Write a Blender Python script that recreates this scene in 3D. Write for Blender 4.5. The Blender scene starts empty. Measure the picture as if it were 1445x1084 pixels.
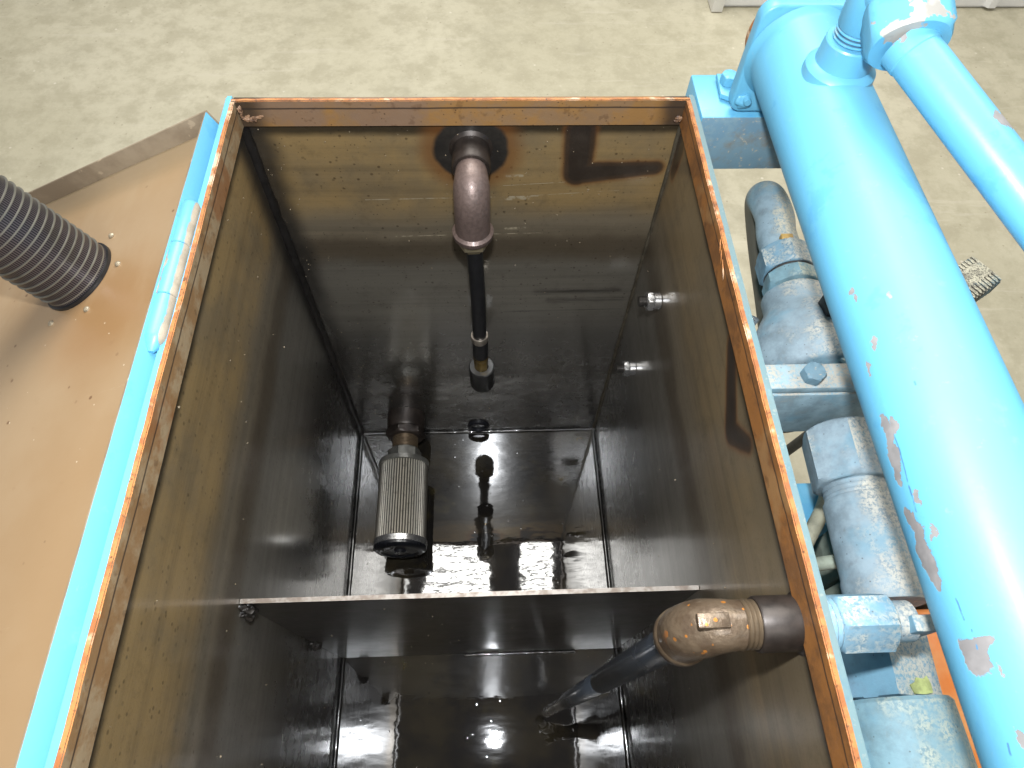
import bpy, bmesh, math, random
from mathutils import Vector, Matrix, noise as mnoise
random.seed(7)
sc = bpy.context.scene
COL = sc.collection
PI = math.pi
V = Vector

# ------------------------------------------------------------------ render / view
sc.render.engine = 'CYCLES'
sc.view_settings.view_transform = 'Standard'
sc.view_settings.look = 'None'
sc.view_settings.exposure = 0.0
sc.view_settings.gamma = 1.0
sc.view_settings.use_curve_mapping = False
sc.cycles.max_bounces = 8
sc.cycles.caustics_reflective = True
sc.cycles.blur_glossy = 0.5
sc.cycles.sample_clamp_indirect = 6.0
sc.cycles.use_denoising = True

# ------------------------------------------------------------------ shader node helpers
class S:
    def __init__(s, g, k): s.g, s.k = g, k
    def _m(s, op, o=None, rev=False):
        n = s.g.nt.nodes.new('ShaderNodeMath'); n.operation = op
        a, b = (o, s) if rev else (s, o)
        for i, v in enumerate((a, b)):
            if v is None: continue
            if isinstance(v, S): s.g.nt.links.new(v.k, n.inputs[i])
            else: n.inputs[i].default_value = v
        return S(s.g, n.outputs[0])
    def __add__(s, o): return s._m('ADD', o)
    __radd__ = __add__
    def __sub__(s, o): return s._m('SUBTRACT', o)
    def __rsub__(s, o): return s._m('SUBTRACT', o, True)
    def __mul__(s, o): return s._m('MULTIPLY', o)
    __rmul__ = __mul__
    def __truediv__(s, o): return s._m('DIVIDE', o)
    def abs(s): return s._m('ABSOLUTE')
    def sqrt(s): return s._m('SQRT')
    def mx(s, o): return s._m('MAXIMUM', o)
    def mn(s, o): return s._m('MINIMUM', o)
    def frac(s): return s._m('FRACT')
    def atan2(s, o): return s._m('ARCTAN2', o)
    def clamp(s): return s.mx(0.0).mn(1.0)

class G:
    def __init__(g, name):
        g.mat = bpy.data.materials.new(name); g.mat.use_nodes = True
        g.nt = g.mat.node_tree
        g.b = g.nt.nodes['Principled BSDF']
        g.tc = g.nt.nodes.new('ShaderNodeTexCoord')
        g.geo = g.nt.nodes.new('ShaderNodeNewGeometry')
        g.P = g.tc.outputs['Object']
        sp = g.nt.nodes.new('ShaderNodeSeparateXYZ'); g.nt.links.new(g.P, sp.inputs[0])
        g.x, g.y, g.z = (S(g, sp.outputs[i]) for i in range(3))
        sn = g.nt.nodes.new('ShaderNodeSeparateXYZ'); g.nt.links.new(g.geo.outputs['Normal'], sn.inputs[0])
        g.nx, g.ny, g.nz = (S(g, sn.outputs[i]) for i in range(3))
    def vec(g, stretch=(1, 1, 1), off=(0, 0, 0)):
        m = g.nt.nodes.new('ShaderNodeMapping'); m.inputs['Scale'].default_value = stretch
        m.inputs['Location'].default_value = off
        g.nt.links.new(g.P, m.inputs[0]); return m.outputs[0]
    def noise(g, scale, detail=4, rough=.55, stretch=None, off=(0, 0, 0), dist=0):
        n = g.nt.nodes.new('ShaderNodeTexNoise')
        n.inputs['Scale'].default_value = scale; n.inputs['Detail'].default_value = detail
        n.inputs['Roughness'].default_value = rough; n.inputs['Distortion'].default_value = dist
        g.nt.links.new(g.vec(stretch or (1, 1, 1), off), n.inputs['Vector'])
        return S(g, n.outputs[0])
    def voro(g, scale, rnd=1.0, stretch=None, off=(0, 0, 0)):
        n = g.nt.nodes.new('ShaderNodeTexVoronoi'); n.inputs['Scale'].default_value = scale
        n.inputs['Randomness'].default_value = rnd
        g.nt.links.new(g.vec(stretch or (1, 1, 1), off), n.inputs['Vector'])
        sp = g.nt.nodes.new('ShaderNodeSeparateColor'); g.nt.links.new(n.outputs['Color'], sp.inputs[0])
        return S(g, n.outputs['Distance']), S(g, sp.outputs[0])
    def ss(g, a, b, v, lo=0.0, hi=1.0):
        n = g.nt.nodes.new('ShaderNodeMapRange'); n.interpolation_type = 'SMOOTHSTEP'
        n.inputs['From Min'].default_value = a; n.inputs['From Max'].default_value = b
        n.inputs['To Min'].default_value = lo; n.inputs['To Max'].default_value = hi
        g.nt.links.new(v.k, n.inputs['Value']); return S(g, n.outputs[0])
    def col(g, c):
        n = g.nt.nodes.new('ShaderNodeRGB'); n.outputs[0].default_value = (*c, 1); return n.outputs[0]
    def mix(g, f, a, b, mode='MIX'):
        n = g.nt.nodes.new('ShaderNodeMix'); n.data_type = 'RGBA'; n.blend_type = mode
        if isinstance(f, S): g.nt.links.new(f.k, n.inputs[0])
        else: n.inputs[0].default_value = f
        for i, c in ((6, a), (7, b)):
            if isinstance(c, tuple): n.inputs[i].default_value = (*c, 1)
            else: g.nt.links.new(c, n.inputs[i])
        return n.outputs[2]
    def bump(g, h, strength=.5, dist=.001):
        n = g.nt.nodes.new('ShaderNodeBump'); n.inputs['Strength'].default_value = strength
        n.inputs['Distance'].default_value = dist; g.nt.links.new(h.k, n.inputs['Height'])
        g.nt.links.new(n.outputs[0], g.b.inputs['Normal']); return n.outputs[0]
    def set(g, **k):
        for a, v in k.items():
            i = g.b.inputs[a.replace('_', ' ')]
            if isinstance(v, S): g.nt.links.new(v.k, i)
            elif isinstance(v, tuple): i.default_value = (*v, 1) if len(v) == 3 else v
            elif isinstance(v, (int, float)): i.default_value = v
            else: g.nt.links.new(v, i)
        return g.mat
    def cap(g, u, v, ax, ay, bx, by):            # distance to a segment in the (u, v) plane
        dx, dy = bx - ax, by - ay; L2 = dx * dx + dy * dy
        t = ((u - ax) * (dx / L2) + (v - ay) * (dy / L2)).clamp()
        ex = u - ax - t * dx; ey = v - ay - t * dy
        return (ex * ex + ey * ey).sqrt(), t

# ------------------------------------------------------------------ materials
def steel_interior(name, stains=None, gold_amt=1.0, lines=None):
    g = G(name)
    big = g.noise(7, 5, .6)
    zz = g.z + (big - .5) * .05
    roll = g.noise(1.0, 6, .72, stretch=(1.1, 1.1, 42))                   # bands left by rolling, along the sheet
    fineroll = g.noise(1.0, 5, .7, stretch=(3, 3, 170), off=(3, 1, 2))
    mott = g.noise(34, 6, .72, off=(1, 4, 4)); grit = g.noise(420, 3, .7)
    gold = g.mix(g.ss(.38, .66, g.noise(11, 5, .6, off=(5, 2, 1))), tuple(a * gold_amt + b * (1 - gold_amt) for a, b in zip((.300, .205, .090), (.13, .112, .082))), (.225, .165, .088))
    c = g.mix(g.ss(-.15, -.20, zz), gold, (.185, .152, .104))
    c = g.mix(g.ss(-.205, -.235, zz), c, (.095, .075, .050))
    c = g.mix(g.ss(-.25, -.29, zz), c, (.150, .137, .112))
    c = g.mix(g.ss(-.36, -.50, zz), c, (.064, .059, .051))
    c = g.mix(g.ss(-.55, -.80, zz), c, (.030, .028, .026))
    c = g.mix(g.ss(.40, .70, roll) * .30, c, (.028, .023, .017))
    c = g.mix(g.ss(.62, .82, fineroll) * .30, c, (.27, .235, .17))
    c = g.mix(g.ss(.50, .74, mott) * .30, c, (.035, .027, .016))
    c = g.mix(g.ss(.56, .72, grit) * .22, c, (.02, .016, .012))
    d, r = g.voro(105, 1.0)
    spots = g.ss(.24, .12, d + (mott - .5) * .2) * g.ss(.55, .9, r)
    c = g.mix(spots * .6, c, (.028, .014, .006))
    d2, r2 = g.voro(210, 1.0, off=(4, 4, 4))
    c = g.mix(g.ss(.24, .1, d2) * g.ss(.72, .9, r2) * .75, c, (.025, .015, .008))
    # dark line just under the rim bar
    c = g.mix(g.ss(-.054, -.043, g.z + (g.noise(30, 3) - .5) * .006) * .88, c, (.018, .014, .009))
    for f in (lines or []):
        c = g.mix(f(g), c, (.42, .36, .25))
    for f in (stains or []):
        m, halo = f(g)
        if halo is not None: c = g.mix(halo, c, (.17, .062, .014))
        c = g.mix(m, c, g.mix(g.ss(.4, .7, mott), (.020, .018, .016), (.036, .031, .026)))
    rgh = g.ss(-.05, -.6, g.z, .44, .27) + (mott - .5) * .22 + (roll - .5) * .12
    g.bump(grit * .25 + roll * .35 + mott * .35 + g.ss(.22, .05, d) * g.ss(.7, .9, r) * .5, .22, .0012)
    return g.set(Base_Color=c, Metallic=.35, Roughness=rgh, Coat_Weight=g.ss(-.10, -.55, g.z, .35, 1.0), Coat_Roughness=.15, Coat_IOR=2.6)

def ln_scratch(u, a, b, w=.0006):
    def f(g):
        U = {'x': g.x, 'y': g.y}[u]
        d, t = g.cap(U, g.z, *a, *b)
        return g.ss(w, w * .4, d + (g.noise(90, 3) - .5) * .0004) * g.ss(.42, .58, g.noise(60, 4, .7)) * .8
    return f
def st_ring(cx, cz, r, w=.008):
    def f(g):
        dx = g.x - cx; dz = g.z - cz
        d = (dx * dx + dz * dz).sqrt() + (g.noise(28, 3) - .5) * .009
        return g.ss(r + w, r - w * .3, d), g.ss(r + .030, r + .004, d) * .65
    return f
def st_cap(u, pts, hw, soft=.005, halo=.010, hs=.7):
    def f(g):
        U = {'x': g.x, 'y': g.y}[u]; d = None
        wob = (g.noise(35, 3) - .5) * .003
        for (a, b, w0, w1) in pts:
            di, t = g.cap(U, g.z, *a, *b)
            di = di - (t * (w1 - w0) + w0)
            d = di if d is None else d.mn(di)
        d = d + wob
        edge = g.ss(-.006, -.0015, d) * g.ss(.002, -.001, d)
        return g.ss(soft, -.001, d) * .93 - edge * .10, g.ss(halo, 0.0, d) * hs
    return f
def st_smear(u, pts):                                # faint oily smears drawn along the sheet
    def f(g):
        U = {'x': g.x, 'y': g.y}[u]; m = None
        st = g.noise(1.0, 6, .75, stretch=(5, 5, 150), off=(2, 6, 1)); pa = g.noise(24, 5, .7, off=(1, 2, 8))
        for a, b, w in pts:
            d, t = g.cap(U, g.z, *a, *b)
            k = g.ss(w, w * .1, d + (pa - .5) * w * 1.6); m = k if m is None else m.mx(k)
        return m * g.ss(.40, .62, st) * .8, None
    return f
def st_vband(u, u0, u1):                              # black heat band beside a vertical corner weld
    def f(g):
        U = {'x': g.x, 'y': g.y}[u]
        e = U + (g.noise(9, 4) - .5) * .022
        return g.ss(u1, u0, e) * .9, None
    return f

M = {}
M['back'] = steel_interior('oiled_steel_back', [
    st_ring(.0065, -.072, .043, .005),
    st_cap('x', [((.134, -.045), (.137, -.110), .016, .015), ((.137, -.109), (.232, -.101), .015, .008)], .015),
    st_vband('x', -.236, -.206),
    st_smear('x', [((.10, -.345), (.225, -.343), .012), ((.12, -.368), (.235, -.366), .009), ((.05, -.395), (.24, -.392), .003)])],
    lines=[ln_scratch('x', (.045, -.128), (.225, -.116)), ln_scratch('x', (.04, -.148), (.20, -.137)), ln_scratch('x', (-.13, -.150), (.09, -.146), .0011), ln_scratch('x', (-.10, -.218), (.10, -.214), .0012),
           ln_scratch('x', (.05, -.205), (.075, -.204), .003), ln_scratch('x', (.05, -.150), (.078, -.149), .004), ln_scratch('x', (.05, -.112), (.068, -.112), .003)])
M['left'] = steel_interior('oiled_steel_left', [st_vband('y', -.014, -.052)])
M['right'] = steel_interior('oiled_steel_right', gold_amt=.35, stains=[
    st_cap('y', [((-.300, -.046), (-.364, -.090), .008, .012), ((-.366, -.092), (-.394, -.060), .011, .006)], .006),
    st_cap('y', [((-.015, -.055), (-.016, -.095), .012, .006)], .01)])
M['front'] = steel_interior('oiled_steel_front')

g = G('oily_bottom')
sed = g.noise(9, 5, .62); rip = g.noise(14, 2, .4, stretch=(1, 2.2, 1))
c = g.mix(g.ss(.42, .7, sed), (.011, .010, .009), (.034, .027, .015))
c = g.mix(g.ss(.60, .76, g.noise(16, 4, off=(2, 7, 1))) * .5, c, (.085, .066, .020))
d, r = g.voro(120)
c = g.mix(g.ss(.25, .1, d) * g.ss(.6, .9, r) * .8, c, (.006, .005, .004))
g.bump(rip * 1.1 + g.noise(40, 2, .4, stretch=(1, 2, 1)) * .22 + g.ss(.25, .05, d) * g.ss(.86, .95, r) * .25, .17, .0016)
M['bottom'] = g.set(Base_Color=c, Metallic=0.0, Roughness=.6, Specular_IOR_Level=0.0, Coat_Weight=1.0, Coat_Roughness=.03, Coat_IOR=1.85)
g.nt.links.new(g.nt.nodes['Bump'].outputs[0], g.b.inputs['Coat Normal'])

g = G('baffle_steel')
vert = g.noise(3, 4, .6, stretch=(18, 18, 1.5))
c = g.mix(g.ss(.35, .7, g.noise(1.0, 6, .7, stretch=(2, 2, 36))), (.044, .039, .033), (.022, .019, .016))
c = g.mix(g.ss(.48, .72, g.noise(26, 6, .72)) * .5, c, (.013, .011, .009))
d, r = g.voro(90); c = g.mix(g.ss(.2, .08, d) * g.ss(.7, .9, r), c, (.008, .007, .006))
g.bump(vert + g.noise(40, 3), .2, .001)
M['baffle'] = g.set(Base_Color=c, Metallic=.35, Roughness=.34 + (g.noise(14, 5, .7) - .5) * .3, Coat_Weight=.5, Coat_Roughness=.10)

g = G('cut_steel_edge')
M['cut_edge'] = g.set(Base_Color=g.mix(g.ss(.4, .65, g.noise(120, 4)), (.22, .20, .18), (.13, .105, .085)), Metallic=.5, Roughness=.45)

def rust_mat(name, cols, z_seam=None, sc_=70, dark=.35, corner=None):
    g = G(name)
    n1 = g.noise(sc_, 6, .65); n2 = g.noise(sc_ * .35, 4, .6, off=(2, 3, 4)); n3 = g.noise(sc_ * 2.6, 3, .6, off=(8, 1, 1))
    c = g.mix(g.ss(.42, .60, n1), cols[0], cols[1])
    c = g.mix(g.ss(.55, .64, n2) * .8, c, cols[2])
    c = g.mix(g.ss(.60, .68, n3) * dark, c, (.05, .022, .010))
    if z_seam is not None:
        c = g.mix(g.ss(.0016, .0004, (g.z - z_seam + (n2 - .5) * .002).abs()) * .85, c, (.025, .016, .012))
    if corner: c = g.mix(g.ss(corner[0], corner[1], g.x.abs() + (n2 - .5) * .03) * .85, c, (.022, .016, .012))
    d, r = g.voro(230); c = g.mix(g.ss(.26, .12, d) * g.ss(.70, .85, r) * .8, c, (.04, .02, .012))
    g.bump(n1 + n3 * .5, .7, .0012)
    return g.set(Base_Color=c, Roughness=.62 - n2 * .2, Metallic=0.0)
M['rust_edge'] = rust_mat('rusty_top_edge', [(.40, .16, .045), (.26, .09, .025), (.60, .45, .31)], sc_=60, dark=.6)
M['rim_rust'] = rust_mat('rust_stained_bar', [(.235, .098, .026), (.15, .066, .022), (.27, .15, .06)], z_seam=-.0098, sc_=30)
M['rim_grey'] = rust_mat('grey_brown_bar', [(.20, .115, .050), (.26, .19, .11), (.19, .080, .028)], z_seam=-.0115, sc_=30)
M['rim_back'] = rust_mat('brown_back_bar', [(.20, .120, .060), (.235, .125, .042), (.18, .115, .075)], z_seam=-.0098, sc_=26, corner=(.212, .236))
M['weld_pale'] = rust_mat('flaky_weld', [(.26, .15, .085), (.06, .032, .02), (.40, .26, .17)], sc_=120)

g = G('black_weld')
M['weld'] = g.set(Base_Color=(.012, .011, .010), Roughness=.16, Metallic=.4, Coat_Weight=1.0, Coat_Roughness=.05)

M['sooty'] = None
def blue_paint(name, base=(.110, .355, .530), chips=None, dirt=.0, rough=.40, chip_noise=.72, faded=(.13, .42, .60), chip_col=(.20, .192, .188), spec=.5, darks=None):
    g = G(name)
    n = g.noise(5, 4, .55); lump = g.noise(55, 4, .5)
    c = g.mix(g.ss(.35, .7, n) * .45, base, faded)
    c = g.mix(g.ss(.56, .62, g.noise(14, 5, .7, off=(5, 1, 7))) * .35, c, tuple(v * k for v, k in zip(base, (.62, .80, .98))))
    c = g.mix(g.ss(.62, .76, g.noise(70, 5, .75, off=(1, 6, 3))) * .22, c, (.34, .40, .40))
    c = g.mix(g.ss(.60, .80, g.noise(30, 5, .65, off=(3, 3, 3))) * .25, c, (.30, .48, .55))
    grey = g.mix(g.ss(.4, .6, g.noise(60, 3)), chip_col, tuple(v * 1.25 for v in chip_col))
    m = g.ss(chip_noise, chip_noise + .015, g.noise(26, 5, .62, off=(9, 2, 5)))
    if chips: m = m.mx(chips(g))
    c = g.mix(m, c, grey)
    if darks: c = g.mix(darks(g), c, (.07, .19, .33))
    if dirt:
        dm = g.ss(.50, .72, g.noise(16, 6, .7, off=(1, 8, 2))) * dirt
        c = g.mix(dm, c, (.20, .155, .10))
        c = g.mix(g.ss(.60, .70, g.noise(140, 4, .6)) * dirt, c, (.40, .36, .28))
    g.bump(lump * .45 + (1 - m) * .6 + g.noise(240, 3) * .22 + g.noise(120, 2) * .2, .28 if not dirt else .55, .0011)
    return g.set(Base_Color=c, Roughness=rough + (n - .5) * .12 + m * .25, Coat_Weight=.12 * (0 if dirt else 1) * spec, Coat_Roughness=.2, Specular_IOR_Level=spec)
CX_, CZ_, CR_ = .335, .070, .046
def shell_chips(g):
    ang = (g.x - CX_).atan2(g.z - CZ_) * (CR_)           # metres round the shell
    wob = (g.noise(75, 5, .65) - .5) * .016; wob2 = (g.noise(75, 5, .65, off=(4, 4, 4)) - .5) * .016
    def ell(y, deg, ry, ra):
        a = (ang - math.radians(deg) * CR_ + wob) / ra; b = (g.y - y + wob2) / ry
        return g.ss(1.08, .96, (a * a + b * b).sqrt())
    m = None
    for e in [(-.455, -84, .020, .0042), (-.474, -88, .012, .0045), (-.446, -76, .006, .0035), (-.507, -91, .008, .005), (-.528, -89, .022, .0062), (-.546, -86, .008, .003),
              (-.591, -75, .0105, .0085), (-.585, -68, .004, .007), (-.338, -70, .0035, .0016), (-.345, -69, .003, .0014), (-.386, -66, .004, .0016),
              (-.400, -78, .006, .0015), (-.633, -64, .005, .003), (-.356, -40, .0022, .0014), (-.497, -76, .006, .002), (-.52, -74, .005, .0016),
              (-.60, -62, .002, .0012)]:
        k = ell(*e); m = k if m is None else m.mx(k)
    return m
def shell_darks(g):
    ang = (g.x - CX_).atan2(g.z - CZ_) * CR_
    n = (g.noise(60, 4) - .5) * .003; br = g.ss(.38, .50, g.noise(90, 3))
    m = None
    for (y0, a0, y1, a1, w) in [(-.452, -77, -.492, -80, .0006), (-.489, -80, -.505, -82, .0009), (-.56, -74, -.572, -74, .0007), (-.578, -71, -.588, -72, .0007), (-.635, -74, -.66, -76, .0008), (-.425, -46, -.427, -46, .0010)]:
        d, t = g.cap(ang + n, g.y, math.radians(a0) * CR_, y0, math.radians(a1) * CR_, y1)
        k = g.ss(w, w * .5, d) * (br if w < .0015 and y0 != -.425 else 1.0); m = k if m is None else m.mx(k)
    return m
M['shell'] = blue_paint('blue_shell_paint', chips=shell_chips, chip_noise=.82, rough=.47, spec=.34, darks=shell_darks)
M['blue'] = blue_paint('light_blue_paint')
M['blue_worn'] = blue_paint('worn_blue_paint', chip_noise=.69)
M['blue_nut'] = blue_paint('scuffed_nut_paint', chip_noise=.57, chip_col=(.30, .29, .265))
M['blue_pipe'] = blue_paint('blue_pipe_paint', chip_noise=.69)
M['blue_dirty'] = blue_paint('dirty_blue_paint', base=(.13, .23, .29), dirt=.9, rough=.55, faded=(.20, .29, .33), chip_noise=.70)
M['blue_chalk'] = blue_paint('chalky_blue_edge', base=(.105, .185, .205), faded=(.16, .205, .195), dirt=.25, rough=.5, chip_noise=.78)
def hinge_worn(g):
    n = g.noise(45, 5, .65, off=(2, 2, 2)) - .5
    a = g.ss(.0, .0012, (g.x + .2556) + n * .006) * g.ss(-.20, -.21, g.y).mx(g.ss(-.2665, -.2675, g.y)).mx(g.ss(-.2085, -.2075, g.y))
    b = g.ss(.0, .0012, n * .014 - (g.x + .2645)) * g.ss(-.2675, -.2665, g.y) * g.ss(-.2075, -.2085, g.y)
    return a.mx(b)
M['hinge'] = blue_paint('worn_hinge_paint', chips=hinge_worn, chip_noise=.80, rough=.40, chip_col=(.29, .25, .19))

def dusty(name, base=(.29, .375, .42), dust=(.52, .50, .43), amt=1.0, seed=0, low=None):
    g = G(name)
    up = g.nz * .8 + g.nx * .45
    grain = g.noise(330, 4, .7, off=(seed, 1, 2)); mid = g.noise(38, 5, .65, off=(seed, 5, 2)); big = g.noise(9, 4, .6, off=(seed, 2, 9))
    c = g.mix(g.ss(.35, .65, mid), base, tuple(v * .66 for v in base))
    c = g.mix(g.ss(.54, .72, g.noise(52, 6, .75, off=(seed, 3, 1))) * .28, c, (.12, .105, .085))
    c = g.mix(g.ss(.50, .66, g.noise(22, 4, off=(seed, 7, 7))) * .5, c, (.16, .34, .44))
    th = up + (mid - .5) * 2.2 + (big - .5) * 1.6
    cover = g.ss(.22, .90, th)
    c = g.mix(cover * g.ss(.40, .56, grain) * amt, c, dust)
    c = g.mix(g.ss(.60, 1.3, th) * .45 * amt, c, dust)
    d, r = g.voro(300, off=(seed, 0, 0))
    c = g.mix(g.ss(.30, .10, d + (mid - .5) * .3) * g.ss(.86, .95, r) * .6, c, (.05, .045, .04))
    if low: c = g.mix(g.ss(low[0], low[1], g.z + (mid - .5) * .02), c, (.13, .115, .085))
    g.bump(grain * .5 + mid, .5, .0009)
    return g.set(Base_Color=c, Roughness=.62, Metallic=.05)
M['dusty'] = dusty('dusty_blue_grey')
M['dusty2'] = dusty('dusty_blue_fitting', base=(.175, .31, .40), dust=(.48, .48, .42), seed=4)
M['dusty3'] = dusty('dusty_green_blue', base=(.20, .33, .375), dust=(.42, .45, .37), seed=8)
M['beam'] = dusty('dirty_beam_paint', base=(.31, .43, .48), dust=(.46, .40, .31), seed=2, amt=.8)

g = G('brown_primer')
n = g.noise(4, 5, .6); n2 = g.noise(18, 4, .6)
c = g.mix(g.ss(.35, .65, n), (.315, .218, .124), (.285, .185, .095))
dd = ((g.x + .35) * (g.x + .35) + (g.y + .235) * (g.y + .235)).sqrt() + (n2 - .5) * .04
c = g.mix(g.ss(.10, .02, dd) * .6, c, (.235, .118, .040))
c = g.mix(g.ss(-.075, -.02, g.y + (n - .5) * .03) * .55, c, (.40, .31, .19))
sm = g.noise(6, 6, .7, stretch=(1, .35, 1), off=(4, 1, 1)); c = g.mix(g.ss(.50, .70, sm) * .45, c, (.36, .27, .17))
sc1 = g.noise(1.0, 5, .8, stretch=(9, 70, 9), off=(1, 1, 3)); c = g.mix(g.ss(.66, .74, sc1) * .35, c, (.42, .33, .22))
c = g.mix(g.ss(.60, .74, g.noise(26, 6, .75, off=(6, 6, 1))) * .35, c, (.19, .105, .045))
d, r = g.voro(60); c = g.mix(g.ss(.14, .08, d) * g.ss(.86, .92, r) * .8, c, (.12, .06, .025))
d, r = g.voro(95, off=(3, 3, 3)); c = g.mix(g.ss(.10, .05, d) * g.ss(.88, .92, r) * .8, c, (.70, .60, .45))
g.bump(n2 + g.noise(70, 3) * .4, .2, .0012)
M['primer'] = g.set(Base_Color=c, Roughness=.36 + (n2 - .5) * .15, Coat_Weight=.15, Coat_Roughness=.3)

g = G('grey_brown_lip')
n = g.noise(14, 5, .6)
c = g.mix(g.ss(.38, .62, n), (.20, .155, .105), (.29, .235, .165))
c = g.mix(g.ss(.66, .72, g.noise(60, 3)) * .6, c, (.42, .34, .24))
M['lip'] = g.set(Base_Color=c, Roughness=.45, Metallic=.1)

def simple(name, col, rough=.4, metal=0.0, var=.25, scale=60, bump=.15, coat=0.0, col2=None):
    g = G(name)
    n = g.noise(scale, 5, .6)
    c = g.mix(g.ss(.38, .65, n), col, col2 or tuple(v * (1 - var) for v in col))
    g.bump(n, bump, .0008)
    return g.set(Base_Color=c, Roughness=rough + (g.noise(scale * .6, 3, off=(3, 3, 3)) - .5) * .15, Metallic=metal, Coat_Weight=coat, Coat_Roughness=.15)
M['sooty'] = simple('sooty_lump', (.020, .017, .015), .40, .3, .4, 120, .6, .3)
M['boss'] = simple('dark_boss', (.040, .031, .026), .42, .4, .5, 45, .3)
M['elbow_purple'] = simple('purple_brown_iron', (.155, .112, .098), .46, .45, .22, 230, .6, .1)
M['brass_dull'] = simple('yellow_zinc', (.29, .245, .16), .36, .6, .3, 60)
M['thread_brown'] = simple('brown_thread', (.17, .125, .08), .36, .6, .3, 60)
M['brass'] = simple('brass', (.34, .23, .07), .28, .85, .5, 60)
M['rubber'] = simple('black_rubber', (.010, .010, .011), .42, 0, .3, 90, .2)
M['black_pipe'] = simple('oiled_black_pipe', (.075, .095, .125), .25, .15, .3, 40, .1, .8)
M['collar'] = simple('black_collar', (.022, .022, .022), .35, .3, .4, 80, .2)
M['collar_rim'] = simple('grey_collar_face', (.10, .10, .098), .4, .5)
M['bright'] = simple('bright_zinc', (.62, .62, .62), .25, .9, .25, 90)
M['dark_thread'] = simple('oily_thread', (.07, .065, .06), .3, .7)
M['copper'] = simple('copper_ferrule', (.50, .44, .37), .3, .8, .4)
M['black_paint'] = simple('black_end_cap', (.014, .015, .019), .28, .2, .3, 50, .1, .5)
M['zinc'] = simple('grey_zinc', (.24, .235, .21), .34, .6, .4, 50)
M['black_bolt'] = simple('black_bolt', (.05, .045, .042), .45, .4, .4)
M['hose_beige'] = simple('dusty_hose', (.34, .33, .24), .6, 0, .35, 50)
M['hose_grey'] = dusty('dusty_grey_hose', base=(.31, .41, .46), dust=(.52, .49, .38), seed=11, low=(-.128, -.150))
M['hose_dark'] = simple('dirty_hose', (.16, .14, .10), .6, 0, .4, 30, .3)
M['dark_base'] = simple('dark_skid', (.055, .055, .05), .7, 0, .5, 25, .3)
M['green_grey'] = simple('grey_green_bracket', (.34, .38, .30), .6, 0, .4, 30, .3)
M['yellow_tag'] = simple('yellow_paint_mark', (.50, .56, .22), .5, 0, .4, 90)
M['orange_mark'] = simple('orange_tag', (.50, .32, .10), .5, 0, .3, 90)
g = G('orange_plastic')
n = g.noise(20, 4)
M['orange'] = g.set(Base_Color=g.mix(g.ss(.4, .66, n), (.85, .24, .045), (.88, .38, .14)), Roughness=.28, Coat_Weight=.4, Coat_Roughness=.1)

# iron elbow on the right wall, with orange paint flecks
g = G('iron_with_orange_flecks')
n = g.noise(170, 3, .6)
c = g.mix(g.ss(.4, .62, g.noise(60, 5)), (.105, .072, .046), (.160, .117, .077))
d, r = g.voro(165); c = g.mix(g.ss(.28, .20, d + (n - .5) * .5) * g.ss(.66, .68, r) * g.ss(.15, .5, g.nz), c, (.50, .19, .035))
big = g.noise(42, 3, .5, off=(6.3, 1, 4)); c = g.mix(g.ss(.67, .69, big) * g.ss(.1, .5, g.nz), c, (.60, .19, .02))
g.bump(n, .8, .0010)
M['iron'] = g.set(Base_Color=c, Roughness=.38, Metallic=.45, Coat_Weight=.3, Coat_Roughness=.15)

# pleated suction cartridge
g = G('pleated_mesh')
SX, SZ = -.1450, -.748
ang = (g.x - SX).atan2(g.z - SZ) * (56 / (2 * PI))
pl = (ang.frac() - .5).abs() * 2
wv = ((g.y * 520).frac() - .5).abs() * 2
c = g.mix(g.ss(.30, .62, pl), (.06, .055, .045), (.56, .53, .46))
c = g.mix(g.ss(.52, .70, g.noise(110, 5, .7)) * .5, c, (.06, .045, .03))
c = g.mix(g.ss(.4, .8, wv) * .22, c, (.05, .045, .04))
M['cartridge'] = g.set(Base_Color=c, Roughness=.42, Metallic=.5)

# filler basket: slots between its rings
A_ = math.radians(24.5)
LD = V((-math.cos(A_), 0, -math.sin(A_))); LN = V((-math.sin(A_), 0, math.cos(A_)))
L0 = V((-.2576, 0, -.0213))
BC = L0 + LD * .163 + V((0, -.171, 0))
PITCH = .0078
g = G('slotted_basket_metal')
def dotc(v): return g.x * v.x + g.y * v.y + g.z * v.z
uu = dotc(LD) - BC.dot(LD); vv = g.y - BC.y; ww = dotc(LN) - BC.dot(LN)
ang = uu.atan2(vv) * (110 / (2 * PI))
slot = (ang.frac() - .5).abs() * 2
ph = (ww / PITCH).frac()
ring = g.ss(.80, .88, ph)
c = g.mix(g.ss(.35, .65, slot), (.010, .009, .012), (.095, .082, .085))
c = g.mix(ring, c, (.19, .18, .15))
c = g.mix(g.ss(.55, .7, g.noise(30, 4)) * .35, c, (.05, .045, .03))
M['basket'] = g.set(Base_Color=c, Roughness=.36, Metallic=.55)

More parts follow.
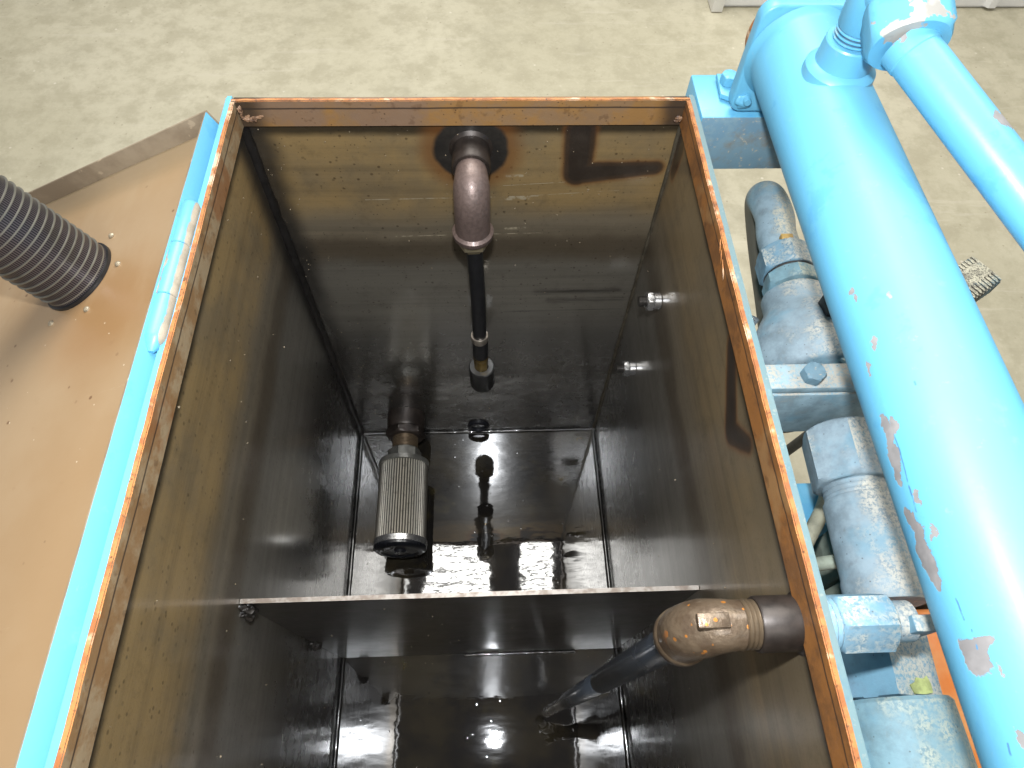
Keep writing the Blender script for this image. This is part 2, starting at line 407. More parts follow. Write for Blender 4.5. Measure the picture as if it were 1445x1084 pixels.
# concrete floor
g = G('concrete')
n1 = g.noise(1.3, 6, .62); n2 = g.noise(9, 6, .66); n3 = g.noise(70, 4, .6)
c = g.mix(g.ss(.36, .64, n1), (.435, .402, .292), (.50, .465, .35))
c = g.mix(g.ss(.42, .64, n2) * .55, c, (.325, .295, .205))
c = g.mix(g.ss(.45, .70, g.noise(28, 6, .75, off=(3, 9, 0))) * .4, c, (.33, .30, .21))
c = g.mix(g.ss(.55, .75, n3) * .35, c, (.54, .50, .39))
c = g.mix(g.ss(.52, .74, g.noise(2.1, 8, .74, off=(3.3, 2.4, 0))) * .45, c, (.285, .262, .19))
c = g.mix(g.ss(.60, .72, g.noise(4.2, 7, .78, off=(7, 2, 0))) * .30, c, (.29, .255, .175))
d, r = g.voro(38); c = g.mix(g.ss(.18, .06, d) * g.ss(.8, .9, r) * .6, c, (.24, .20, .14))
d, r = g.voro(22, off=(1, 5, 0)); c = g.mix(g.ss(.14, .06, d) * g.ss(.82, .9, r) * .7, c, (.62, .58, .48))
scr = g.noise(2.2, 5, .7, stretch=(1, 9, 1), off=(2, 2, 0)); c = g.mix(g.ss(.60, .68, scr) * .3, c, (.55, .51, .41))
g.bump(n2 + n3 * .5, .25, .003)
M['concrete'] = g.set(Base_Color=c, Roughness=.55 + (n2 - .5) * .2)
M['white_sheet'] = simple('white_painted_sheet', (.90, .89, .87), .4, 0, .05, 8, .05)

# ------------------------------------------------------------------ mesh helpers
def finish(bm, name, mats, parent=None, sharp=35, matfn=None, smooth=True):
    bm.normal_update(); bmesh.ops.recalc_face_normals(bm, faces=bm.faces); bm.normal_update()
    if not isinstance(mats, (list, tuple)): mats = [mats]
    if matfn:
        for f in bm.faces: f.material_index = matfn(f)
    me = bpy.data.meshes.new(name); bm.to_mesh(me); bm.free()
    for m in mats: me.materials.append(m)
    for p in me.polygons: p.use_smooth = smooth
    if smooth: me.set_sharp_from_angle(angle=math.radians(sharp))
    o = bpy.data.objects.new(name, me); COL.objects.link(o)
    if parent is not None:
        o.parent = parent
        base = V((0, 0, 0)); q = parent
        while q is not None: base += q.location; q = q.parent
        o.location = -base
    return o
def merge(bm, other):
    me = bpy.data.meshes.new('t'); other.to_mesh(me); other.free(); bm.from_mesh(me); bpy.data.meshes.remove(me); return bm
def box(x0, x1, y0, y1, z0, z1, bev=0, seg=2, bm=None):
    b = bmesh.new(); bmesh.ops.create_cube(b, size=1)
    for v in b.verts:
        v.co = V((x0 + (v.co.x + .5) * (x1 - x0), y0 + (v.co.y + .5) * (y1 - y0), z0 + (v.co.z + .5) * (z1 - z0)))
    if bev: bmesh.ops.bevel(b, geom=b.edges[:], offset=bev, segments=seg, affect='EDGES', profile=.5)
    return b if bm is None else merge(bm, b)
def frame(d):
    d = V(d).normalized(); u = d.orthogonal().normalized()
    ref = V((0, 0, 1)) if abs(d.z) < .9 else V((0, 1, 0))
    u = (ref - d * ref.dot(d)).normalized(); return u, d.cross(u)
def lathe(A, D, prof, seg=48, rot=0.0, bm=None, close=True):
    """prof: (t, r) along unit D from A"""
    b = bmesh.new() if bm is None else bm
    A = V(A); D = V(D).normalized(); u, w = frame(D); rings = []
    for t, r in prof:
        if r <= 1e-6: rings.append([b.verts.new(A + D * t)]); continue
        rings.append([b.verts.new(A + D * t + (u * math.cos(rot + 2 * PI * k / seg) + w * math.sin(rot + 2 * PI * k / seg)) * r) for k in range(seg)])
    for a, c in zip(rings, rings[1:]):
        for k in range(seg):
            k2 = (k + 1) % seg
            vs = [a[k % len(a)], a[k2 % len(a)], c[k2 % len(c)], c[k % len(c)]]
            vs = list(dict.fromkeys(vs))
            if len(vs) > 2:
                try: b.faces.new(vs)
                except ValueError: pass
    return b
def cyl(A, B, r, seg=40, ch=None, bm=None):
    A = V(A); B = V(B); L = (B - A).length; ch = r * .06 if ch is None else ch
    return lathe(A, B - A, [(0, 0), (0, r - ch), (ch, r), (L - ch, r), (L, r - ch), (L, 0)], seg, bm=bm)
def hexn(A, B, R, rot=0.0, bm=None, n=6, chf=.75):
    """hexagon prism with chamfered crowns (circle-cut corners)"""
    A = V(A); B = V(B); D = (B - A); L = D.length; D.normalize(); u, w = frame(D)
    b = bmesh.new() if bm is None else bm
    sub = 6; N = n * sub; ap = R * math.cos(PI / n); cut = min(L * .3, (R - ap) * chf)
    def ring(t, flat, rmax):
        out = []
        for k in range(N):
            th = 2 * PI * k / N; lo = ((th + PI / n) % (2 * PI / n)) - PI / n if flat else 0
            # distance to hexagon side
            a = (th % (2 * PI / n)) - PI / n
            rr = min(ap / math.cos(a), rmax)
            out.append(b.verts.new(A + D * t + (u * math.cos(th + rot) + w * math.sin(th + rot)) * rr))
        return out
    rings = [ring(0, 1, ap * .985), ring(cut * .25, 1, ap * 1.03), ring(cut, 1, R * 1.01), ring(L - cut, 1, R * 1.01), ring(L - cut * .25, 1, ap * 1.03), ring(L, 1, ap * .985)]
    for a, c in zip(rings, rings[1:]):
        for k in range(N):
            k2 = (k + 1) % N; b.faces.new([a[k], a[k2], c[k2], c[k]])
    for rg, t in ((rings[0], 0), (rings[-1], L)):
        c = b.verts.new(A + D * t)
        for k in range(N): b.faces.new([rg[k], rg[(k + 1) % N], c])
    return b
def thread(A, B, r, pitch=.0022, depth=.0008, bm=None, seg=40):
    A = V(A); B = V(B); L = (B - A).length; n = max(2, int(L / pitch)); prof = [(0, 0), (0, r - depth)]
    for i in range(n):
        prof += [((i + .35) * L / n, r), ((i + .6) * L / n, r), ((i + .95) * L / n, r - depth)]
    prof += [(L, r - depth), (L, 0)]
    return lathe(A, B - A, prof, seg, bm=bm)
def smooth_path(pts, n=10):
    P = [V(p) for p in pts]; out = []
    for i in range(len(P) - 1):
        p0 = P[max(i - 1, 0)]; p1 = P[i]; p2 = P[i + 1]; p3 = P[min(i + 2, len(P) - 1)]
        for k in range(n):
            t = k / n
            out.append(.5 * ((2 * p1) + (p2 - p0) * t + (2 * p0 - 5 * p1 + 4 * p2 - p3) * t * t + (3 * p1 - p0 - 3 * p2 + p3) * t ** 3))
    out.append(P[-1]); return out
def sweep(pts, r, seg=28, bm=None, smooth=0):
    P = smooth_path(pts, smooth) if smooth else [V(p) for p in pts]
    b = bmesh.new() if bm is None else bm; N = len(P); rings = []; u = None
    for i, p in enumerate(P):
        d = (P[min(i + 1, N - 1)] - P[max(i - 1, 0)]).normalized()
        if u is None: u, _ = frame(d)
        u = (u - d * u.dot(d)).normalized(); w = d.cross(u)
        rr = r(i / (N - 1)) if callable(r) else r
        rings.append([b.verts.new(p + (u * math.cos(2 * PI * k / seg) + w * math.sin(2 * PI * k / seg)) * rr) for k in range(seg)])
    for a, c in zip(rings, rings[1:]):
        for k in range(seg): b.faces.new([a[k], a[(k + 1) % seg], c[(k + 1) % seg], c[k]])
    b.faces.new(rings[0]); b.faces.new(list(reversed(rings[-1]))); return b
def arc(c, a, b, r, n=12, ang=PI / 2):
    """points from c + a*r turning to c + b*r"""
    c, a, b = V(c), V(a), V(b)
    return [c + (a * math.cos(ang * k / n) + b * math.sin(ang * k / n)) * r for k in range(n + 1)]
def prism(poly, d, bev=0, seg=3):
    b = bmesh.new(); d = V(d)
    lo = [b.verts.new(V(p)) for p in poly]; hi = [b.verts.new(V(p) + d) for p in poly]; n = len(poly)
    f0 = b.faces.new(lo); f1 = b.faces.new(list(reversed(hi)))
    for k in range(n): b.faces.new([lo[k], hi[k], hi[(k + 1) % n], lo[(k + 1) % n]])
    bmesh.ops.recalc_face_normals(b, faces=b.faces)
    if bev: bmesh.ops.bevel(b, geom=list(f0.edges) + list(f1.edges), offset=bev, segments=seg, affect='EDGES', profile=.5)
    return b
def rough_edges(b, amp, cuts, freq=60, cond=None):
    bmesh.ops.subdivide_edges(b, edges=[e for e in b.edges if e.calc_length() > .02], cuts=cuts, use_grid_fill=True)
    for v in b.verts:
        if cond and not cond(v.co): continue
        v.co += mnoise.noise_vector(v.co * freq) * amp
    return b
def blob(c, r, bm=None, amp=.35, freq=90, sub=2, sc3=(1, 1, 1)):
    b = bmesh.new(); bmesh.ops.create_icosphere(b, subdivisions=sub, radius=1)
    c = V(c)
    for v in b.verts:
        n = v.co.copy(); p = V((n.x * sc3[0], n.y * sc3[1], n.z * sc3[2])) * r
        v.co = c + p * (1 + amp * mnoise.noise((c + p) * freq))
    return b if bm is None else merge(bm, b)

def thing(name, label, cat, loc, group=None):
    o = bpy.data.objects.new(name, None); COL.objects.link(o); o.location = loc
    o.empty_display_size = .05
    return tag(o, label, cat, group)
def tag(o, label, cat, group=None):
    o['label'] = label; o['category'] = cat
    if group: o['group'] = group
    return o

# ------------------------------------------------------------------ camera
cam_d = bpy.data.cameras.new('camera'); cam = bpy.data.objects.new('camera', cam_d); COL.objects.link(cam)
CAM = V((.01900086, -.63818894, .47840025))
R0 = V((.99907519, -.03585036, .02373841)); U0 = V((.01917129, .86559294, .50038117)); F0 = V((.03848664, .49946332, -.86547974))
mw = Matrix.Identity(4)
for i in range(3):
    mw[i][0] = R0[i]; mw[i][1] = U0[i]; mw[i][2] = -F0[i]; mw[i][3] = CAM[i]
cam.matrix_world = mw
cam_d.sensor_width = 36; cam_d.lens = 947.4118 * 36 / 1445; cam_d.clip_start = .01; cam_d.clip_end = 100
sc.camera = cam

# ------------------------------------------------------------------ setting
ZF = -1.10
b = bmesh.new(); bmesh.ops.create_grid(b, x_segments=8, y_segments=8, size=7)
for v in b.verts: v.co.z = ZF
o = finish(b, 'floor', M['concrete'], smooth=False); o['kind'] = 'structure'

wall = thing('panel_wall', 'white ribbed sheet metal wall far behind the blue cylinder', 'wall', (2.3, 2.03, ZF))
b = bmesh.new()
x = 1.0; prev = None; prof = []
while x < 4.4:
    prof += [(x, 0), (x + .17, 0), (x + .185, -.018), (x + .215, -.018), (x + .23, 0)]; x += .23
lo = [b.verts.new((px, 2.02 + dy, ZF + .012)) for px, dy in prof]; hi = [b.verts.new((px, 2.02 + dy, ZF + 1.9)) for px, dy in prof]
lob = [b.verts.new((px, 2.06, ZF + .012)) for px, dy in prof]; hib = [b.verts.new((px, 2.06, ZF + 1.9)) for px, dy in prof]
for k in range(len(prof) - 1):
    b.faces.new([lo[k], lo[k + 1], hi[k + 1], hi[k]]); b.faces.new([lob[k], hib[k], hib[k + 1], lob[k + 1]])
    b.faces.new([lo[k], lob[k], lob[k + 1], lo[k + 1]]); b.faces.new([hi[k], hi[k + 1], hib[k + 1], hib[k]])
finish(b, 'sheet_panel', M['white_sheet'], wall)
finish(box(.955, 1.0, 1.985, 2.07, ZF + .003, ZF + 1.9, .003), 'corner_trim', M['white_sheet'], wall)
finish(box(1.0, 4.4, 2.03, 2.058, ZF + .001, ZF + .011), 'base_strip', M['white_sheet'], wall)

# ------------------------------------------------------------------ the tank
WI, WO = .2503, .2575          # inner / outer face of the side walls
RI, RO = .2455, .2502          # rim bar
ZB = -.825; YN = -.95
tank = thing('oil_tank', 'open rectangular steel oil tank with rusty rim and dark oily inside', 'tank', (0, -.47, -.84))
inner = lambda ax, s: (lambda f: 1 if f.normal[ax] * s < -.5 else 0)
ZR = -.0335
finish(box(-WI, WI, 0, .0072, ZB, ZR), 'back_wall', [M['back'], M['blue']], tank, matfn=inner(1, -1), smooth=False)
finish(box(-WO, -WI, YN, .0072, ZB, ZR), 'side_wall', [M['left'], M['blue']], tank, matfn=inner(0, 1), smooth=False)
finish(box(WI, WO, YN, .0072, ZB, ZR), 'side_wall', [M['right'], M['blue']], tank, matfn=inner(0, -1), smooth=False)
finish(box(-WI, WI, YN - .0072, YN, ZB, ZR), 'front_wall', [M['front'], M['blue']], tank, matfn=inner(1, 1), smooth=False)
finish(box(-WO, WO, YN - .0072, .0072, ZB - .008, ZB), 'bottom', M['bottom'], tank, smooth=False)
# rim bars (rust on the cut top edge, stained inner face) and the painted outer lip
topf = lambda f: 0 if f.normal.z > .6 else 1
def rim(x0, x1, y0, y1, m):
    bb = box(x0, x1, y0, y1, -.033, 0)
    bmesh.ops.bevel(bb, geom=[e for e in bb.edges if all(v.co.z > -.01 for v in e.verts)], offset=.0009, segments=2, affect='EDGES')
    long_ = [e for e in bb.edges if e.calc_length() > .2]
    bmesh.ops.subdivide_edges(bb, edges=long_, cuts=150, use_grid_fill=True)
    for v in bb.verts:
        if v.co.z > -.0012:
            v.co += V((mnoise.noise(v.co * 75), mnoise.noise(v.co * 75 + V((9, 0, 0))), .8 * mnoise.noise(v.co * 110 + V((0, 5, 0))))) * .0004
            v.co += V((mnoise.noise(v.co * 14), mnoise.noise(v.co * 14 + V((3, 0, 0))), mnoise.noise(v.co * 22 + V((0, 8, 0))))) * .0007
    return finish(bb, 'rim_bar', [M['rust_edge'], m], tank, matfn=topf)
rim(-RO, -RI, YN, -.0052, M['rim_grey']); rim(RI, RO, YN, -.0052, M['rim_rust'])
rim(-RO + .0001, RO - .0001, -.0050, -.0003, M['rim_back']); rim(-RI + .0002, RI - .0002, YN, YN + .005, M['rim_rust'])
for s in (-1, 1):
    x0, x1 = sorted((s * (RO + .0003), s * WO))
    bb = box(x0, x1, YN - .007, .0072, ZR + .0004, -.003)
    bmesh.ops.bevel(bb, geom=[e for e in bb.edges if all(v.co.z > -.01 and abs(v.co.x) > .256 for v in e.verts)], offset=.002, segments=3, affect='EDGES')
    finish(bb, 'painted_lip', M['blue_chalk'] if s > 0 else M['blue'], tank)
finish(box(-.2495, .2495, .0, .0068, ZR + .0004, -.004, .001), 'painted_lip', M['rim_back'], tank)
# weld beads: bottom edges, upright corners
def bead(A, B, r, m, n=60, amp=.3):
    A, B = V(A), V(B); pts = [A.lerp(B, k / n) for k in range(n + 1)]
    pts = [p + mnoise.noise_vector(p * 40) * r * amp for p in pts]
    return sweep(pts, lambda t: r * (1 + .25 * mnoise.noise(V((t * n * .7, A.x * 9, 3)))), 10)
zb = ZB + .001
for A, B in (((-WI, -.003, zb), (WI, -.003, zb)), ((-WI + .003, YN, zb), (-WI + .003, 0, zb)), ((WI - .003, YN, zb), (WI - .003, 0, zb))):
    finish(bead(A, B, .0042, M['weld'], amp=.12), 'weld_or_oil_bead', M['weld'], tank, sharp=80)
finish(bead((-WI + .002, -.002, ZB), (-WI + .002, -.002, -.035), .0065, M['weld'], amp=.15), 'weld_or_oil_bead', simple('sooty_weld', (.016, .014, .013), .38, .2, .4, 80, .4, .3), tank, sharp=80)
finish(bead((WI - .001, -.001, ZB), (WI - .001, -.001, -.035), .0028, M['weld']), 'weld_or_oil_bead', simple('grey_weld', (.10, .085, .06), .4, .4, .4, 60, .3), tank, sharp=80)
def crumbs(spots, m):
    bb = bmesh.new()
    for c, r, k in spots: blob(c, r, bb, 1.1, 420, 3, k)
    finish(bb, 'weld_blob', m, tank, smooth=False)
crumbs([((-.2415, -.0075, -.013), .0042, (.6, .6, 1.5)), ((-.2390, -.0068, -.0215), .0045, (1.0, .5, .7)), ((-.2325, -.0062, -.0225), .0042, (1.5, .5, .55)), ((-.2255, -.0058, -.0200), .0030, (1.6, .4, .6))], M['weld_pale'])
crumbs([((.2420, -.008, -.0225), .0034, (.9, .7, .9)), ((.2395, -.007, -.0260), .0026, (1.2, .5, .8))], M['weld_pale'])
# loose rust flakes along the right rim
bb = bmesh.new()
for k in range(5):
    y0 = -.205 - .006 * k + random.uniform(-.004, .004); z0 = -.001 - .002 * k
    L = random.uniform(.010, .022); A = V((RI - .0006, y0, z0)); B = A + V((-.0015, -L, -.006)); w = V((-.0010, 0, .0006))
    vs = [bb.verts.new(p) for p in (A, A + w * .6, B + V((0, .002, 0)), A.lerp(B, .5) - w * .7)]
    bmesh.ops.contextual_create(bb, geom=vs)
ob = finish(bb, 'rust_flakes', M['rust_edge'], tank)
md = ob.modifiers.new('solid', 'SOLIDIFY'); md.thickness = .0004

# baffle plate
BT, BBm = V((0, -.472, -.270)), V((0, -.450, ZB + .004))
poly = [(-WI + .0005, BT.y, BT.z), (WI - .0005, BT.y, BT.z - .002), (WI - .0005, BBm.y, BBm.z), (.17, BBm.y, BBm.z), (-.03, BBm.y, BBm.z), (-.035, BBm.y, ZB), (-WI + .0005, BBm.y, ZB)]
baf = finish(prism(poly, (0, .005, .0)), 'baffle', [M['baffle'], M['cut_edge']], tank, matfn=lambda f: 1 if f.normal.z > .7 else 0, smooth=False)
bb = blob((-WI + .006, -.478, -.283), .010, amp=1.0, freq=190, sub=4, sc3=(.8, .7, 1.2)); finish(bb, 'weld_or_oil_bead', M['sooty'], tank, sharp=40)
bb = blob((-WI + .005, -.462, -.60), .009, amp=1.0, freq=190, sub=4, sc3=(.8, .7, 1.3)); finish(bb, 'weld_or_oil_bead', M['sooty'], tank, sharp=40)

finish(bead((-.03, -.4525, ZB + .0012), (.172, -.4525, ZB + .0012), .0030, M['weld'], amp=.10), 'weld_or_oil_bead', M['weld'], tank, sharp=80)  # thin oil bead along the baffle foot, added for its glints
# pipe bosses and the drain
finish(lathe((.0065, .0, -.070), (0, -1, 0), [(0, .0), (0, .026), (.004, .0225), (.034, .0225), (.0355, .0215), (.0355, .0178), (.031, .0172), (.031, 0)], 48), 'pipe_boss', M['boss'], tank)
RP = V((.250, -.549, -.044))
finish(lathe(RP, (-1, 0, 0), [(0, 0), (0, .0235), (.003, .0205), (.032, .0205), (.0335, .0195), (.0335, .0165), (.030, .016), (.030, 0)], 48), 'pipe_boss', M['boss'], tank)
finish(lathe((.001, .0, -.799), (0, -1, 0), [(0, 0), (0, .023), (.005, .022), (.007, .019), (.006, .016), (.0015, .015), (.0015, 0)], 40), 'drain_port', M['black_paint'], tank)

# oil droplets clinging to the walls (far too many to count)
bb = bmesh.new()
def drop(p, nrm, r):
    m = bmesh.ops.create_icosphere(bb, subdivisions=1, radius=r)
    n = V(nrm)
    for v in m['verts']:
        h = v.co.dot(n); v.co = v.co - n * h * .45 + V(p)
for k in range(330):
    t = random.random(); r = random.uniform(.0004, .0011) * (1.5 if random.random() < .07 else 1)
    if t < .34: drop((random.uniform(-.24, .24), -.0004, -.04 - .75 * random.random() ** 1.5), (0, 1, 0), r)
    elif t < .48: drop((-.245 + random.random() ** 2 * .05, -.0004, random.uniform(-.75, -.05)), (0, 1, 0), r)
    elif t < .66: drop((-WI + .0004, random.uniform(-.8, -.01), -.04 - .7 * random.random() ** 1.4), (1, 0, 0), r)
    elif t < .76: drop((WI - .0004, random.uniform(-.8, -.01), -.04 - .7 * random.random()), (1, 0, 0), r)
    elif t < .93: drop((random.uniform(-.24, .24), -.0005, random.uniform(-.032, -.002)), (0, 1, 0), r)
    else: drop((random.uniform(-.2, .2), -.4725, random.uniform(-.8, -.3)), (0, 1, 0), r)
g = G('clear_oil_drop'); M['drop'] = g.set(Base_Color=(.30, .24, .16), Roughness=.05, Metallic=.3, Coat_Weight=1.0, Coat_Roughness=.02)
ob = finish(bb, 'oil_droplets', M['drop'], tank, sharp=180); ob['kind'] = 'stuff'

# hinge knuckle welded to the tank
HX, HZ = -.2615, -.003; HR = .0098
def knuckle(y0, y1, name, parent, tip0=False, tip1=False):
    L = abs(y1 - y0); prof = [(0, 0)]
    prof += [(0, HR * .25), (.004, HR * .55), (.011, HR * .93), (.014, HR)] if tip0 else [(0, HR - .0008), (.0008, HR)]
    prof += [(L - .009, HR), (L - .004, HR * .75), (L - .001, HR * .4), (L, 0)] if tip1 else [(L - .0008, HR), (L, HR - .0008), (L, 0)]
    return finish(lathe((HX, y0, HZ), (0, 1, 0), prof, 32), name, M['hinge'], parent)
knuckle(-.2665, -.2085, 'hinge_knuckle', tank)

# ------------------------------------------------------------------ the lid, folded open to the left
lid = thing('tank_lid', 'open tank lid lying upside down, tan brown inside with a blue hinge edge', 'lid', tuple(L0))
YB, YFR, LW, LH = -.031, -.92, .50, .030
def lp(t, y, h): return L0 + LD * t + V((0, y, 0)) + LN * h
def slab(t0, t1, y0, y1, h0, h1, bev=0):
    b = box(t0, t1, y0, y1, h0, h1, bev)
    for v in b.verts: v.co = lp(v.co.x, v.co.y, v.co.z)
    return b
# panel with the sides rolled up in a soft bend: built as a dished sheet
b = bmesh.new()
ts = [0, .002, .006, .012, .02] + [.02 + k * .046 for k in range(1, 11)] ; ys = [YB - v for v in (0, .002, .006, .012, .02)] + [YB - .02 - k * .0425 for k in range(1, 21)]
def hgt(t, y):
    e = max(0, 1 - (YB - y) / .02); f = max(0, 1 - t / .02); return .010 * (e ** 2.2) + .004 * f ** 2.2
gv = [[b.verts.new(lp(t, y, hgt(t, y) + .0015 * mnoise.noise(V((t * 7, y * 7, 1))))) for y in ys] for t in ts]
for i in range(len(ts) - 1):
    for j in range(len(ys) - 1): b.faces.new([gv[i][j], gv[i + 1][j], gv[i + 1][j + 1], gv[i][j + 1]])
ob = finish(b, 'lid_panel', M['primer'], lid, sharp=60)
md = ob.modifiers.new('solid', 'SOLIDIFY'); md.thickness = .0025; md.offset = -1 if ob.data.polygons[40].normal.dot(LN) > 0 else 1
bluef = lambda f: 0 if f.normal.dot(LD) < -.5 else 1
finish(slab(-.0028, -.0004, YFR, YB, -.003, LH, .0007), 'hinge_lip', [M['blue'], M['lip']], lid, matfn=bluef)
finish(slab(-.0028, LW, YB + .0004, YB + .0030, -.003, LH, .0007), 'lip', [M['lip'], M['blue']], lid, matfn=lambda f: 1 if f.normal.y > .5 else 0)
finish(slab(LW, LW + .0026, YFR, YB + .003, -.003, LH, .0007), 'lip', M['lip'], lid)
knuckle(-.2080, -.150, 'hinge_knuckle', lid, tip1=True)
knuckle(-.3230, -.2670, 'hinge_knuckle', lid, tip0=True)
def ldome(t, y, r, name):
    finish(lathe(lp(t, y, .0002), LN, [(0, 0), (0, r), (.0012, r * .95), (.0024, r * .6), (.003, 0)], 20), name, M['rivet'], lid)
M['rivet'] = simple('pale_screw_end', (.36, .30, .21), .35, .3, .4, 300, .5)
for t, y in ((.1346, -.1242), (.1079, -.1731), (.1334, -.2224), (.1836, -.2242), (.2150, -.171), (.188, -.1205)):
    ldome(t, y, .0034, 'screw_end')

bask = thing('strainer_basket', 'black ribbed filler strainer basket sticking out of the brown lid', 'strainer', tuple(BC))
BR = .0400; prof = [(0.0005, 0), (0.0005, BR + .0022), (.004, BR + .0022), (.0045, BR)]
nr = 26
for k in range(1, nr):
    t0 = k * PITCH
    prof += [(t0 + PITCH * .0, BR - .0006), (t0 + PITCH * .78, BR - .0006), (t0 + PITCH * .84, BR + .0010), (t0 + PITCH * .95, BR + .0010)]
prof += [(nr * PITCH, BR - .0004), (nr * PITCH + .004, BR - .003), (nr * PITCH + .005, 0)]
finish(lathe(BC, LN, [q for q in prof[3:]], 72), 'slotted_body', M['basket'], bask, sharp=25)
finish(lathe(BC, LN, prof[:4] + [(.0045, BR - .003)], 64), 'base_ring', M['rubber'], bask)

# ------------------------------------------------------------------ things inside the tank
# hex nuts on studs through the right wall
def stud(y, z, label, sz):
    t = thing('stud_nut', label, 'nut', (WI, y, z), 'bright nuts on studs in the right wall')
    X = WI
    finish(hexn((X - .010, y, z), (X - .0185, y, z), .0132 * sz, .3), 'nut', M['bright'], t)
    finish(thread((X, y, z), (X - .029, y, z), .0070 * sz, .0018, .0006), 'stud', M['dark_thread'], t)
    finish(cyl((X - .0003, y, z), (X - .0095, y, z), .0112 * sz), 'washer', M['bright'], t)
stud(-.1087, -.228, 'bright hex nut on a stud, the upper one on the right inner wall', 1.0)
stud(-.1025, -.408, 'bright hex nut on a stud, the lower one deep on the right inner wall', 1.0)

# elbow and hanging hose at the back wall
hp = thing('drop_hose', 'purple brown pipe elbow with a black hose hanging down the back wall', 'pipe', (.0065, -.03, -.60))
bx, bz = .0065, -.070
EY = -.066
pts = [V((bx, -.030, bz)), V((bx, -.034, bz))] + [V((bx, EY + .032, bz - .034)) + V((0, -.032 * math.sin(a), .034 * math.cos(a))) for a in [PI / 2 * k / 12 for k in range(13)]]
pts += [V((bx, EY, z)) for z in (-.118, -.130, -.142)]
def er(t): return .0178 if t < .12 else .0178 + .0035 * min(1, (t - .12) / .3)
b = sweep(pts, er, 36)
b = lathe((bx, EY, -.134), (0, 0, -1), [(0, .0215), (.003, .0252), (.0085, .0252), (.0105, .0240), (.0135, .0215), (.0135, 0)], 40, bm=b)
finish(b, 'elbow', M['elbow_purple'], hp, sharp=40)
finish(lathe((bx, -.0310, bz), (0, -1, 0), [(0, 0), (0, .0176), (.0045, .0176), (.0045, .016), (.0045, 0)], 40), 'thread_end', M['brass_dull'], hp)
finish(lathe((bx, EY, -.146), (0, 0, -1), [(0, 0), (0, .0222), (.009, .0222), (.017, .0145), (.020, .0145), (.020, 0)], 6, .5), 'hex_bushing', M['brass_dull'], hp, sharp=20)
h0, h1 = V((bx + .0006, EY, -.164)), V((bx + .0040, EY, -.365))
finish(sweep([h0.lerp(h1, k / 8) + V((.0012 * math.sin(k * .39), 0, 0)) for k in range(9)], .0104, 28, smooth=3), 'hose', M['rubber'], hp)
d = (h1 - h0).normalized(); q = lambda t: h1 + d * t
finish(lathe(q(-.002), d, [(0, 0), (0, .0128), (.003, .0132), (.011, .0132), (.013, .0125), (.013, 0)], 32), 'ferrule', M['copper'], hp)
finish(cyl(q(.0105), q(.054), .0122, 32), 'sleeve', M['rubber'], hp)
finish(lathe(q(.0535), d, [(0, 0), (0, .0118), (.006, .0125), (.009, .0118), (.009, 0)], 32), 'fitting_collar', M['brass'], hp)
finish(hexn(q(.062), q(.094), .0118, .2), 'brass_nut', M['brass'], hp)
b = lathe(q(.088), d, [(0, .0113), (0, .019), (.002, .0205), (.050, .0205), (.053, .0195), (.053, .015), (.040, .014), (.040, 0)], 40)
finish(b, 'end_collar', [M['collar'], M['collar_rim']], hp, matfn=lambda f: 1 if f.normal.z > .6 else 0)

# suction strainer low on the back wall
ss_ = thing('suction_strainer', 'grey pleated suction strainer with black end cap near the tank bottom', 'strainer', (SX, -.14, SZ - .04))
P = lambda y: V((SX, y, SZ)); FD = (0, -1, 0)
finish(lathe(P(-.0002), FD, [(0, 0), (0, .038), (.03, .037), (.034, .035), (.034, 0)], 40), 'wall_coupling', M['boss'], ss_)
finish(hexn(P(-.0335), P(-.052), .0395, .26), 'hex_nut', M['boss'], ss_)
finish(thread(P(-.051), P(-.080), .0255, .003, .001), 'neck', M['thread_brown'], ss_)
finish(hexn(P(-.078), P(-.104), .033, .26), 'hex_collar', M['zinc'], ss_)
CR = .0475
finish(lathe(P(-.103), FD, [(0, 0), (0, CR - .004), (.002, CR + .001), (.010, CR + .001), (.011, CR), (.011, 0)], 56), 'end_ring', M['zinc'], ss_)
b = bmesh.new(); N = 56 * 4
ringv = []
for yy in (-.113, -.262):
    ringv.append([b.verts.new(P(yy) + V((math.sin(2 * PI * k / N), 0, math.cos(2 * PI * k / N))) * (CR - .0022 + .0018 * math.cos(2 * PI * k / 4 + PI))) for k in range(N)])
for k in range(N): b.faces.new([ringv[0][k], ringv[0][(k + 1) % N], ringv[1][(k + 1) % N], ringv[1][k]])
b.faces.new(ringv[0]); b.faces.new(list(reversed(ringv[1])))
finish(b, 'pleated_cartridge', M['cartridge'], ss_, sharp=80)
finish(lathe(P(-.261), FD, [(0, 0), (0, CR), (.001, CR + .0015), (.011, CR + .0015), (.013, CR)], 56), 'end_band', M['bright'], ss_)
finish(lathe(P(-.2735), FD, [(0, 0), (0, CR + .0012), (.004, CR + .0012), (.008, CR - .004), (.009, CR - .012), (.006, CR - .016), (.006, .012), (.011, .009), (.011, 0)], 56), 'end_cap', M['black_paint'], ss_)

